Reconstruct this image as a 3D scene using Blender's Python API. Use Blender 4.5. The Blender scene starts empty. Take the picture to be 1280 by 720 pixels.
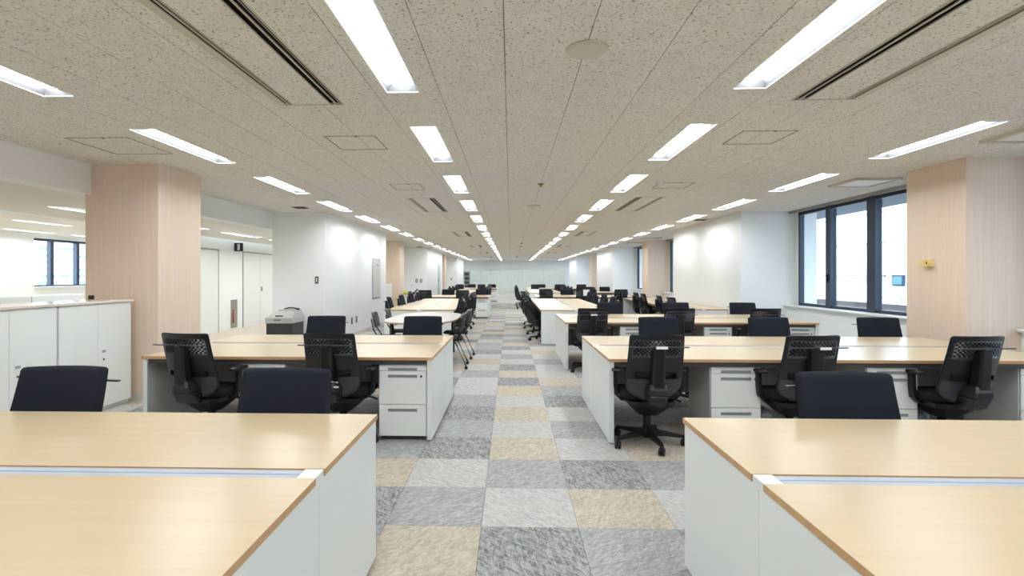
import bpy, bmesh, math, random
from mathutils import Vector, Matrix

random.seed(7)
S = bpy.context.scene
COL = S.collection

# ------------------------------------------------------------------ camera
cd = bpy.data.cameras.new('camera')
cam = bpy.data.objects.new('camera', cd)
COL.objects.link(cam)
cam.location = (0, 0, 1.415)
cam.rotation_euler = (math.pi / 2, 0, 0.032)
cd.sensor_width = 36
cd.lens = 660 / 1280 * 36
cd.shift_x = (640 - 616.9) / 1280
cd.shift_y = (345 - 360) / 1280
cd.clip_end = 1000
S.camera = cam

# ------------------------------------------------------------------ world, sky, exposure
LAMP = 36.0          # radiance of the fluorescent lamps
w = bpy.data.worlds.new('sky')
S.world = w
w.use_nodes = True
nt = w.node_tree
nt.nodes.clear()
wo = nt.nodes.new('ShaderNodeOutputWorld')
wb = nt.nodes.new('ShaderNodeBackground')
wb.inputs['Color'].default_value = (0.72, 0.86, 1.0, 1)
wb.inputs['Strength'].default_value = 8.0
nt.links.new(wb.outputs[0], wo.inputs[0])
S.view_settings.view_transform = 'Standard'
S.view_settings.look = 'None'
S.view_settings.gamma = 1
S.view_settings.exposure = 0.36
S.view_settings.use_curve_mapping = False
try:
    S.cycles.max_bounces = 10
    S.cycles.diffuse_bounces = 6
    S.cycles.glossy_bounces = 3
    S.cycles.transparent_max_bounces = 12
    S.cycles.sample_clamp_indirect = 8
    S.cycles.caustics_reflective = False
    S.cycles.caustics_refractive = False
except Exception:
    pass


# ------------------------------------------------------------------ materials
def lin(c):
    out = []
    for v in c:
        v /= 255
        out.append(v / 12.92 if v <= 0.04045 else ((v + 0.055) / 1.055) ** 2.4)
    return (*out, 1)


def mat(name, rgb, rough=0.5, metal=0.0, spec=0.5):
    m = bpy.data.materials.new(name)
    m.use_nodes = True
    b = m.node_tree.nodes['Principled BSDF']
    b.inputs['Base Color'].default_value = lin(rgb)
    b.inputs['Roughness'].default_value = rough
    b.inputs['Metallic'].default_value = metal
    b.inputs['Specular IOR Level'].default_value = spec
    return m


def nodes(m):
    return m.node_tree.nodes, m.node_tree.links, m.node_tree.nodes['Principled BSDF']


def coords(m, scale, rot=(0, 0, 0), world=True, turn_first=False):
    n, l, b = nodes(m)
    if world:
        g = n.new('ShaderNodeNewGeometry').outputs['Position']
    else:
        g = n.new('ShaderNodeTexCoord').outputs['Object']
    mp = n.new('ShaderNodeMapping')
    if turn_first:
        mp.vector_type = 'TEXTURE'
        scale = tuple(1 / q for q in scale)
    mp.inputs['Scale'].default_value = scale
    mp.inputs['Rotation'].default_value = rot
    l.new(g, mp.inputs['Vector'])
    return mp.outputs['Vector']


def noise(m, vec, scale=1.0, detail=3.0, rough=0.5, dist=0.0):
    n, l, b = nodes(m)
    t = n.new('ShaderNodeTexNoise')
    t.inputs['Scale'].default_value = scale
    t.inputs['Detail'].default_value = detail
    t.inputs['Roughness'].default_value = rough
    t.inputs['Distortion'].default_value = dist
    l.new(vec, t.inputs['Vector'])
    return t.outputs['Fac']


def ramp(m, fac, stops):
    n, l, b = nodes(m)
    r = n.new('ShaderNodeValToRGB')
    e = r.color_ramp.elements
    while len(e) < len(stops):
        e.new(0.5)
    for k, (p, c) in enumerate(stops):
        e[k].position = p
        e[k].color = lin(c)
    l.new(fac, r.inputs['Fac'])
    return r.outputs['Color']


def bump(m, fac, strength=0.2, dist=0.01):
    n, l, b = nodes(m)
    k = n.new('ShaderNodeBump')
    k.inputs['Strength'].default_value = strength
    k.inputs['Distance'].default_value = dist
    l.new(fac, k.inputs['Height'])
    l.new(k.outputs['Normal'], b.inputs['Normal'])


def wood(name, c1, c2, scale, rough, spec=0.4):
    m = mat(name, c1, rough, 0, spec)
    f = noise(m, coords(m, scale), 1.0, 5, 0.6, 0.4)
    nodes(m)[1].new(ramp(m, f, [(0.3, c2), (0.7, c1)]), nodes(m)[2].inputs['Base Color'])
    return m


M = {}
M['wall'] = mat('white_paint', (234, 237, 237), 0.55, 0, 0.3)
M['beam'] = mat('beam_paint', (232, 232, 230), 0.6, 0, 0.2)
M['plain_ceiling'] = mat('plain_ceiling_paint', (222, 220, 212), 0.8, 0, 0.1)
M['dark_void'] = mat('ceiling_void', (120, 113, 102), 0.9, 0, 0.0)
M['skirt'] = mat('skirting_vinyl', (205, 205, 200), 0.5)
M['column_wood'] = wood('pale_oak_veneer', (229, 209, 192), (220, 198, 179), (55, 55, 1.0), 0.45, 0.3)
M['desk_wood'] = wood('maple_laminate', (198, 179, 149), (192, 172, 141), (1.2, 22, 6), 0.28, 0.45)
M['desk_edge'] = wood('maple_edge', (196, 158, 116), (180, 142, 102), (4, 30, 30), 0.4, 0.3)
M['desk_panel'] = mat('white_steel_panel', (217, 222, 220), 0.38, 0, 0.45)
M['under'] = mat('dark_under_frame', (62, 60, 60), 0.5)
M['modesty'] = mat('grey_modesty_panel', (150, 152, 156), 0.5)
M['alu'] = mat('aluminium_rail', (166, 175, 188), 0.45, 0.0, 0.4)
M['pedestal'] = mat('white_steel_drawer', (224, 227, 224), 0.35, 0, 0.45)
M['recess'] = mat('grey_recess', (146, 150, 152), 0.5)
M['lock'] = mat('dark_lock', (58, 60, 62), 0.4, 0.4)
M['cabinet'] = mat('white_cabinet', (226, 230, 227), 0.32, 0, 0.5)
M['cab_top'] = mat('cabinet_top_laminate', (226, 212, 202), 0.16, 0, 0.6)
M['cab_dark'] = mat('cabinet_joint', (135, 132, 128), 0.6)
M['shell'] = mat('black_plastic_shell', (27, 27, 30), 0.34, 0, 0.5)
M['plastic'] = mat('black_plastic', (17, 17, 19), 0.45, 0, 0.4)
M['bracket'] = mat('satin_dark_plastic', (36, 37, 42), 0.26, 0, 0.5)
M['satin'] = mat('satin_grey_shell_panel', (62, 63, 69), 0.3, 0, 0.5)
M['fabric'] = mat('navy_fabric', (25, 30, 41), 0.85, 0, 0.25)
f_ = noise(M['fabric'], coords(M['fabric'], (260, 260, 260), world=False), 1, 2)
bump(M['fabric'], f_, 0.15, 0.002)
M['seat_fabric'] = mat('black_seat_fabric', (24, 26, 32), 0.9, 0, 0.2)
M['caster'] = mat('caster_rubber', (20, 20, 22), 0.5)
M['tag'] = mat('white_paper', (235, 236, 240), 0.6)
M['mesh_grey'] = mat('grey_plastic_back', (62, 69, 73), 0.5)
M['tube'] = mat('black_steel_tube', (24, 24, 26), 0.35, 0.2)
M['oval_top'] = mat('pale_grey_laminate', (184, 180, 178), 0.3, 0, 0.45)
M['oval_edge'] = mat('tan_table_edge', (176, 146, 120), 0.45)
M['window_frame'] = mat('dark_blue_aluminium', (52, 62, 80), 0.4, 0.2)
M['track'] = mat('blind_track_metal', (150, 150, 146), 0.4, 0.4)
M['sill'] = mat('white_sill', (230, 232, 232), 0.4)
M['light_frame'] = mat('white_light_frame', (238, 239, 238), 0.5)
M['reflector'] = mat('white_light_reflector', (88, 89, 91), 0.4)
M['vent_frame'] = mat('beige_vent_metal', (196, 190, 174), 0.5)
M['vent_dark'] = mat('black_vent_slot', (14, 13, 12), 0.8, 0, 0.1)
M['hatch'] = mat('grey_hatch_frame', (128, 124, 112), 0.5, 0.2)
M['device'] = mat('ivory_plastic', (205, 200, 184), 0.5)
M['device_white'] = mat('white_plastic', (232, 232, 228), 0.45)
M['device_tan'] = mat('tan_plastic', (178, 150, 104), 0.5)
M['thermo'] = mat('yellowed_plastic', (222, 204, 138), 0.4)
M['plate_dark'] = mat('dark_steel_plate', (84, 80, 72), 0.4, 0.4)
M['socket'] = mat('black_socket', (36, 36, 38), 0.5)
M['socket_plate'] = mat('steel_plate', (150, 150, 148), 0.35, 0.6)
M['panelboard'] = mat('grey_panelboard_steel', (208, 210, 206), 0.3, 0.15)
M['yellow'] = mat('yellow_sticker', (228, 222, 92), 0.6)
M['lime'] = mat('lime_plastic', (190, 205, 80), 0.6)
M['sign_black'] = mat('black_sign_box', (16, 16, 15), 0.5)
M['sign_white'] = mat('pale_sign_mark', (196, 196, 202), 0.6)
M['ext_plate'] = mat('steel_niche_frame', (150, 146, 134), 0.4, 0.4)
M['red'] = mat('red_extinguisher', (150, 62, 62), 0.4)
M['printer'] = mat('pale_grey_printer', (178, 181, 178), 0.5)
M['printer_dark'] = mat('charcoal_cabinet', (46, 52, 54), 0.5)
M['door'] = mat('white_door_leaf', (226, 229, 226), 0.5)
M['joint'] = mat('grey_door_joint', (128, 128, 124), 0.8)  # even grey for the strips that outline the corridor doors
M['book_dark'] = mat('dark_binder', (72, 74, 70), 0.6)
M['steel'] = mat('brushed_steel', (170, 172, 172), 0.35, 0.7)
M['facade'] = mat('white_facade_panel', (236, 237, 240), 0.7, 0, 0.2)
M['facade_base'] = mat('grey_facade_base', (140, 130, 128), 0.8, 0, 0.2)
M['facade_win'] = mat('teal_window_glass', (96, 140, 160), 0.2)
M['eave'] = mat('eave_concrete', (128, 134, 142), 0.9, 0, 0.1)
M['far_cabinet'] = mat('pale_green_grey_cabinet', (203, 211, 205), 0.45)
M['flats'] = mat('flats_white', (222, 226, 234), 0.8, 0, 0.1)
M['flats_recess'] = mat('flats_blue_recess', (150, 168, 200), 0.8, 0, 0.1)
M['ground'] = mat('asphalt', (120, 122, 124), 0.9)
M['corridor_floor'] = mat('beige_corridor_carpet', (205, 194, 180), 0.95, 0, 0.05)
M['floor_base'] = mat('carpet_backing', (130, 126, 120), 0.95, 0, 0.0)

# perforated plastic bag
m = mat('crumpled_clear_plastic', (150, 160, 168), 0.15, 0, 0.6)
nodes(m)[2].inputs['Alpha'].default_value = 0.75
M['bag'] = m

# lamp
m = bpy.data.materials.new('lamp_glow')
m.use_nodes = True
m.node_tree.nodes.clear()
o_ = m.node_tree.nodes.new('ShaderNodeOutputMaterial')
e_ = m.node_tree.nodes.new('ShaderNodeEmission')
e_.inputs['Color'].default_value = (0.95, 0.99, 1.0, 1)
e_.inputs['Strength'].default_value = LAMP
m.node_tree.links.new(e_.outputs[0], o_.inputs[0])
M['lamp'] = m

# thin window glass
m = bpy.data.materials.new('window_glass')
m.use_nodes = True
n_ = m.node_tree.nodes
n_.clear()
o_ = n_.new('ShaderNodeOutputMaterial')
t_ = n_.new('ShaderNodeBsdfTransparent')
t_.inputs['Color'].default_value = (0.93, 0.96, 0.97, 1)
g_ = n_.new('ShaderNodeBsdfGlossy')
g_.inputs['Roughness'].default_value = 0.02
x_ = n_.new('ShaderNodeMixShader')
x_.inputs[0].default_value = 0.06
m.node_tree.links.new(t_.outputs[0], x_.inputs[1])
m.node_tree.links.new(g_.outputs[0], x_.inputs[2])
m.node_tree.links.new(x_.outputs[0], o_.inputs[0])
M['glass'] = m

# rock wool ceiling tile
m = mat('rock_wool_tile', (222, 214, 196), 0.9, 0, 0.05)
v = coords(m, (1, 1, 1))
fine = noise(m, v, 62, 3, 0.6, 0.5)
c_f = ramp(m, fine, [(0.33, (150, 143, 134)), (0.425, (226, 222, 216)), (0.75, (234, 231, 226))])
big = noise(m, v, 9, 2)
n_, l_, b_ = nodes(m)
mx = n_.new('ShaderNodeMix')
mx.data_type = 'RGBA'
mx.blend_type = 'MULTIPLY'
mx.inputs['Factor'].default_value = 1
l_.new(c_f, mx.inputs['A'])
l_.new(ramp(m, big, [(0.3, (246, 246, 246)), (0.7, (255, 255, 255))]), mx.inputs['B'])
l_.new(mx.outputs['Result'], b_.inputs['Base Color'])
M['tile'] = m


def carpet(name, c1, c2, rot, contrast=1.0):
    m = mat(name, c1, 0.97, 0, 0.03)
    a = noise(m, coords(m, (10, 58, 1), (0, 0, rot), turn_first=True), 1, 6, 0.75, 1.2)
    b = noise(m, coords(m, (14, 46, 1), (0, 0, rot * 2.2 + 0.1), turn_first=True), 1, 5, 0.75, 1.0)
    n, l, bs = nodes(m)
    mm = n.new('ShaderNodeMath')
    mm.operation = 'ADD'
    l.new(a, mm.inputs[0])
    l.new(b, mm.inputs[1])
    hv = n.new('ShaderNodeMath')
    hv.operation = 'MULTIPLY'
    hv.inputs[1].default_value = 0.5
    l.new(mm.outputs[0], hv.inputs[0])
    k = 0.09 / contrast
    l.new(ramp(m, hv.outputs[0], [(0.5 - k, c2), (0.5 + k, c1)]), bs.inputs['Base Color'])
    return m


CARPET = {
    'b': carpet('beige_carpet', (192, 183, 170), (158, 147, 133), 0.5),
    'l': carpet('light_grey_carpet', (190, 189, 186), (156, 155, 154), -0.5),
    'g': carpet('blue_grey_carpet', (173, 174, 173), (130, 132, 132), 0.4),
    'd': carpet('dark_grey_carpet', (166, 167, 167), (104, 107, 109), -0.7, 1.3),
}


# ------------------------------------------------------------------ mesh helpers
class MB:
    """collects shapes into one mesh"""

    def __init__(s):
        s.bm = bmesh.new()

    def box(s, x0, x1, y0, y1, z0, z1, mi=0, mtx=None):
        vs = [s.bm.verts.new((x, y, z)) for z in (z0, z1) for y in (y0, y1) for x in (x0, x1)]
        for q in ((0, 2, 3, 1), (4, 5, 7, 6), (0, 1, 5, 4), (2, 6, 7, 3), (0, 4, 6, 2), (1, 3, 7, 5)):
            f = s.bm.faces.new([vs[i] for i in q])
            f.material_index = mi
        if mtx is not None:
            for v in vs:
                v.co = mtx @ v.co
        return s

    def loft(s, rings, cap=True, mi=0, smooth=True):
        R = [[s.bm.verts.new(p) for p in r] for r in rings]
        n = len(R[0])
        for a, b in zip(R[:-1], R[1:]):
            for i in range(n):
                f = s.bm.faces.new((a[i], a[(i + 1) % n], b[(i + 1) % n], b[i]))
                f.smooth = smooth
                f.material_index = mi
        if cap:
            f = s.bm.faces.new(R[0][::-1]); f.material_index = mi
            f = s.bm.faces.new(R[-1]); f.material_index = mi
        return s

    def tube(s, pts, r, n=8, mi=0):
        pts = [Vector(p) for p in pts]
        rr = r if isinstance(r, (list, tuple)) else [r] * len(pts)
        rings = []
        for i, p in enumerate(pts):
            d = (pts[min(i + 1, len(pts) - 1)] - pts[max(i - 1, 0)]).normalized()
            up = Vector((0, 0, 1)) if abs(d.z) < 0.9 else Vector((0, 1, 0))
            a = d.cross(up).normalized()
            b = a.cross(d).normalized()
            rings.append([p + (a * math.cos(t) + b * math.sin(t)) * rr[i] for t in [2 * math.pi * k / n for k in range(n)]])
        return s.loft(rings, True, mi)

    def cyl(s, c, r, h, n=20, mi=0, axis='z', r2=None):
        r2 = r if r2 is None else r2
        rings = []
        for hh, q in ((0, r), (h, r2)):
            ring = []
            for k in range(n):
                t = 2 * math.pi * k / n
                a, b = q * math.cos(t), q * math.sin(t)
                p = {'z': (a, b, hh), 'x': (hh, a, b), 'y': (b, hh, a)}[axis]
                ring.append((c[0] + p[0], c[1] + p[1], c[2] + p[2]))
            rings.append(ring)
        return s.loft(rings, True, mi)

    def bevel(s, w, seg=1):
        bmesh.ops.bevel(s.bm, geom=s.bm.edges[:], offset=w, segments=seg, affect='EDGES', profile=0.5, clamp_overlap=True)
        return s

    def mesh(s, name, mats):
        bmesh.ops.recalc_face_normals(s.bm, faces=s.bm.faces[:])
        me = bpy.data.meshes.new(name)
        s.bm.to_mesh(me)
        s.bm.free()
        for m in (mats if isinstance(mats, (list, tuple)) else [mats]):
            me.materials.append(M[m] if isinstance(m, str) else m)
        return me


def link(name, me, parent=None, loc=(0, 0, 0), rotz=0):
    o = bpy.data.objects.new(name, me)
    COL.objects.link(o)
    if parent is not None:
        o.parent = parent
    o.location = loc
    o.rotation_euler = (0, 0, rotz)
    return o


def thing(name, label, cat, loc=(0, 0, 0), rotz=0, group=None, me=None):
    o = link(name, me, None, loc, rotz)
    o['label'] = label
    o['category'] = cat
    if group:
        o['group'] = group
    return o


def struct(name, me, label=None, parent=None, loc=(0, 0, 0)):
    o = link(name, me, parent, loc)
    if parent is None:
        o['kind'] = 'structure'
        if label:
            o['label'] = label
    return o


def boxme(name, x0, x1, y0, y1, z0, z1, mats, bev=0):
    b = MB().box(x0, x1, y0, y1, z0, z1)
    if bev:
        b.bevel(bev)
    return b.mesh(name, mats)


def copy_tree(src, loc, rotz, label, group=None, parent=None):
    r = src.copy()
    COL.objects.link(r)
    r.location = loc
    r.rotation_euler = (0, 0, rotz)
    r['label'] = label
    if group:
        r['group'] = group
    for ch in list(src.children):
        c = ch.copy()
        COL.objects.link(c)
        c.parent = r
        for g in list(ch.children):
            d = g.copy()
            COL.objects.link(d)
            d.parent = c
    return r


ORD = ['first', 'second', 'third', 'fourth', 'fifth', 'sixth', 'seventh', 'eighth', 'ninth', 'tenth', 'eleventh', 'twelfth',
       'thirteenth', 'fourteenth', 'fifteenth', 'sixteenth', 'seventeenth', 'eighteenth', 'nineteenth', 'twentieth', 'twenty-first']

H = 2.69             # ceiling
YN, YF = -3.0, 44.7  # near and far end of the room
BAY = 13.12          # column pitch
XL, XR = -4.85, 5.65

# ------------------------------------------------------------------ floor and carpet tiles
floor = struct('floor', boxme('floor', -14.4, 5.9, YN - 0.2, YF + 0.2, -0.2, -0.012, 'floor_base'), 'grey and beige carpet tile floor')
struct('carpet', boxme('corridor_carpet', -14.3, XL, YN, YF, -0.012, 0.0, 'corridor_floor'), None, floor)
T = 0.548
X0, Y0 = -0.165, 2.978
KNOWN = {  # row: colours of columns -2 .. 2
    0: 'gbdgd', 1: 'dglbl', 2: 'blgdg', 3: 'gdblb', 4: 'lglgl', 5: 'bdblg', 6: 'lgldg', 7: 'glbgl', 8: 'dldbl', 9: 'lgblg', 10: 'bldlb'}
tile_me = {}
for k, mm in CARPET.items():
    b = MB().box(0.001, T - 0.001, 0.001, T - 0.001, -0.012, 0)
    tile_me[k] = b.mesh('carpet_tile', mm)
tiles = []
rc = random.Random(11)
ix0, ix1 = math.floor((XL - X0) / T), math.ceil((5.65 - X0) / T)
iy0, iy1 = math.floor((YN - Y0) / T), math.ceil((YF - Y0) / T)
grid = {}
for j in range(iy0, iy1):
    for i in range(ix0, ix1):
        k = None
        row = j + 1
        if row in KNOWN and -2 <= i <= 2:
            k = KNOWN[row][i + 2]
        else:
            for _ in range(6):
                k = rc.choices('blgd', (24, 32, 28, 16))[0]
                if grid.get((i - 1, j)) != k and grid.get((i, j - 1)) != k:
                    break
        grid[(i, j)] = k
        x, y = X0 + i * T, Y0 + j * T
        cx, cy = x + T / 2, y + T / 2
        if cy > 1.9 and abs(cx) < 1.1:
            pr = cy
        elif cy > 1.9 and abs(cx) < cy * 1.0 + 0.5:
            pr = cy * 2.2 + abs(cx)
        else:
            pr = 1000 + abs(cy)
        tiles.append((pr, x, y, k))
tiles.sort()
for pr, x, y, k in tiles[:298]:
    link('carpet_tile', tile_me[k], floor, (x, y, 0))
vs, fs, mi = [], [], []
for pr, x, y, k in tiles[298:]:
    a = len(vs)
    g = 0.001
    x1, y1 = min(x + T, XR), min(y + T, YF)
    x = max(x, XL)
    if x1 <= x:
        continue
    vs += [(x + g, y + g, 0), (x1 - g, y + g, 0), (x1 - g, y1 - g, 0), (x + g, y1 - g, 0)]
    fs.append((a, a + 1, a + 2, a + 3))
    mi.append('blgd'.index(k))
me = bpy.data.meshes.new('carpet_tile_field')
me.from_pydata(vs, [], fs)
for k in 'blgd':
    me.materials.append(CARPET[k])
me.polygons.foreach_set('material_index', mi)
o = link('carpet_tile_field', me, floor)
o['kind'] = 'stuff'

# ------------------------------------------------------------------ ceiling layout (fixtures first, tiles clipped round them)
LIGHT_L, LIGHT_W, LP = 1.37, 0.215, 2.213
ROWS = [(-3.195, 'outer left'), (-0.745, 'inner left'), (1.62, 'inner right'), (3.98, 'outer right')]
KS = list(range(-2, 19))
lights = []
for rx, rn in ROWS:
    for k in KS:
        y1 = 3.635 + k * LP
        lights.append((rx, y1 - LIGHT_L, y1, rn, k))
AC = []
for k in range(-1, 7):
    ya = 2.04 + k * BAY / 2
    if ya > YN:
        for xa, xb, side in ((-1.72, -1.235, 'left'), (2.03, 2.515, 'right')):
            AC.append((xa, xb, ya, ya + 1.845, side, k))
holes = [(x - LIGHT_W / 2, x + LIGHT_W / 2, a, b) for x, a, b, _, _ in lights] + [(a, b, c, d) for a, b, c, d, _, _ in AC]


def clip(rect, hs):
    out = [rect]
    for h in hs:
        nxt = []
        for r in out:
            x0, x1, y0, y1 = r
            a, b, c, d = max(x0, h[0]), min(x1, h[1]), max(y0, h[2]), min(y1, h[3])
            if a >= b or c >= d:
                nxt.append(r)
                continue
            if x0 < a: nxt.append((x0, a, y0, y1))
            if b < x1: nxt.append((b, x1, y0, y1))
            if y0 < c: nxt.append((a, b, y0, c))
            if d < y1: nxt.append((a, b, d, y1))
        out = nxt
    return out


ceiling = struct('ceiling', boxme('ceiling', XL - 0.15, XR + 0.6, YN - 0.2, YF + 0.2, 2.86, 3.05, 'dark_void'), 'speckled rock wool tile ceiling')
backing = []
TX, TY = 0.455, 0.91
ctiles = []
for i in range(math.floor((XL + 0.033) / TX), math.ceil((XR + 0.033) / TX)):
    x = -0.033 + i * TX
    off = 0.0 if i % 2 else TY / 2
    for j in range(math.floor((YN - 2.551) / TY) - 1, math.ceil((YF - 2.551) / TY) + 1):
        y = 2.551 + off + j * TY
        r = (max(x, XL), min(x + TX, XR), max(y, YN), min(y + TY, YF))
        if r[1] - r[0] < 0.02 or r[3] - r[2] < 0.02:
            continue
        cx, cy = (r[0] + r[1]) / 2, (r[2] + r[3]) / 2
        vis = cy > 1.9 and abs(cx) < cy * 1.05 + 0.3
        ctiles.append((cy if vis else 1000 + abs(cy), r))
ctiles.sort()
plain = {}


def tile_bm(bm, r, origin=(0, 0)):
    gx, gy = 0.0022, 0.0009
    rr = (r[0] + gx, r[1] - gx, r[2] + gy, r[3] - gy)
    near = [h for h in holes if h[0] < rr[1] and h[1] > rr[0] and h[2] < rr[3] and h[3] > rr[2]]
    for x0, x1, y0, y1 in clip(rr, near):
        bm.box(x0 - origin[0], x1 - origin[0], y0 - origin[1], y1 - origin[1], H, H + 0.012)
    return bool(near)


for pr, r in ctiles[:298]:
    key = (round(r[1] - r[0], 4), round(r[3] - r[2], 4))
    near = any(h[0] < r[1] and h[1] > r[0] and h[2] < r[3] and h[3] > r[2] for h in holes)
    if not near and key in plain:
        me = plain[key]
    else:
        b = MB()
        tile_bm(b, r, (r[0], r[2]))
        if not b.bm.verts:
            continue
        me = b.mesh('ceiling_tile', 'tile')
        if not near:
            plain[key] = me
    link('ceiling_tile', me, ceiling, (r[0], r[2], 0))
b = MB()
for pr, r in ctiles[298:]:
    tile_bm(b, r)
o = link('ceiling_tile_field', b.mesh('ceiling_tile_field', 'tile'), ceiling)
o['kind'] = 'stuff'
# carrier board just above the tiles so that the joints read dark, open at the fixtures
b = MB()
cols = sorted({XL, XR, *[h[0] for h in holes], *[h[1] for h in holes]})
for x0, x1 in zip(cols[:-1], cols[1:]):
    for q in clip((x0, x1, YN, YF), [h for h in holes if h[0] < x1 and h[1] > x0]):
        b.box(*q, H + 0.014, H + 0.03)
link('carrier_board', b.mesh('carrier_board', 'dark_void'), ceiling)

# lower corridor ceiling and the ceiling of the room on the far left
COR = [(-6.1, y) for y in (-1.9, 2.5, 6.9, 8.95, 11.15, 13.35, 15.5, 17.7, 19.9, 24.3, 28.7, 33.1, 37.5, 41.9)]  # unseen in-between lights are added here to brighten the corridor walls
SIDE = [(x, y) for x in (-8.6, -11.2, -13.6) for y in (0.6, 5.0, 9.45, 11.65, 13.85, 16.05, 18.25)]


def pierced(name, rect, z, spots):
    b = MB()
    hs = [(x - LIGHT_W / 2, x + LIGHT_W / 2, y, y + LIGHT_L) for x, y in spots]
    xs_ = sorted({rect[0], rect[1], *[h[0] for h in hs], *[h[1] for h in hs]})
    for x0, x1 in zip(xs_[:-1], xs_[1:]):
        for q in clip((x0, x1, rect[2], rect[3]), [h for h in hs if h[0] < x1 - 1e-6 and h[1] > x0 + 1e-6]):
            b.box(*q, z, z + 0.03)
    b.box(*rect, z + 0.12, z + 0.2)
    return b.mesh(name, 'plain_ceiling')


struct('ceiling', pierced('corridor_ceiling', (-7.2, -4.992, YN, YF), 2.35, COR), 'lower plain white ceiling of the side corridor')
struct('ceiling', pierced('side_ceiling', (-14.5, -7.2, YN, 23), H, SIDE), 'plain ceiling of the side room with ribbon windows')

# ------------------------------------------------------------------ walls
def wall(name, x0, x1, y0, y1, z0, z1, m='wall', label=None, parent=None):
    return struct(name, boxme(name, x0, x1, y0, y1, z0, z1, m), label, parent)


wall('wall_far', -7.4, 6.1, YF, YF + 0.2, 0, 3.05, 'wall', 'white end wall above the tall far cabinets')
wall('wall_near', -14.5, 6.1, YN - 0.2, YN, 0, 3.05)
# beam along the left side
bm_ = wall('wall_beam', -4.99, -4.80, YN, YF, 2.35, H + 0.17, 'beam', 'white dropped beam along the left side of the room')
wall('wall_corridor', -7.45, -7.3, 9.2, YF, 0, 2.9, 'wall', 'white corridor wall with flush doors and black sign')
wall('wall_header', -7.45, -7.2, YN, 9.2, 2.35, 2.9, 'wall')
wall('wall_side_end', -14.5, -7.45, 22.8, 23, 0, 2.9, 'wall')
# left white blocks, right white blocks, columns
blocks_left, blocks_right, columns = [], [], []
side_words = ['nearest', 'second nearest', 'third nearest', 'furthest']
for k in range(3):
    y0, y1 = 10.52 + k * BAY, 15.76 + k * BAY
    wl = wall('wall_left', -4.81, -3.74, y0, y1, 0, H + 0.1, 'wall', '%s white projecting wall block left of the aisle' % ORD[k])
    s_ = boxme('baseboard', -4.815, -3.73, y0 - 0.01, y1 + 0.01, 0, 0.06, 'skirt')
    link('baseboard', s_, wl)
for k in range(-1, 4):
    y0, y1 = 10.63 + k * BAY, 14.98 + k * BAY
    if y0 > YF:
        continue
    y1 = min(y1, YF)
    wr = wall('wall_right', 4.57, 6.05, y0, y1, 0, H + 0.1, 'wall', '%s white projecting wall block right of the aisle' % ORD[k + 1])
    link('baseboard', boxme('baseboard', 4.56, 6.0, y0 - 0.01, y1 + 0.01, 0, 0.06, 'skirt'), wr)
for k in range(4):
    y0 = 5.9 + k * BAY
    if y0 + 0.8 < YF:
        c = wall('column', -4.87, -4.02, y0, y0 + 0.83, 0, H + 0.1, 'column_wood', '%s pale oak clad square column on the left' % ORD[k])
        link('baseboard', boxme('baseboard', -4.875, -4.012, y0 - 0.008, y0 + 0.838, 0, 0.065, 'skirt'), c)
    y0 = 5.83 + k * BAY
    if y0 + 0.8 < YF:
        c = wall('column', 4.89, 5.95, y0, y0 + 0.85, 0, H + 0.1, 'column_wood', '%s pale oak clad square column on the window side' % ORD[k])
        link('baseboard', boxme('baseboard', 4.882, 5.9, y0 - 0.008, y0 + 0.858, 0, 0.065, 'skirt'), c)

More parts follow.
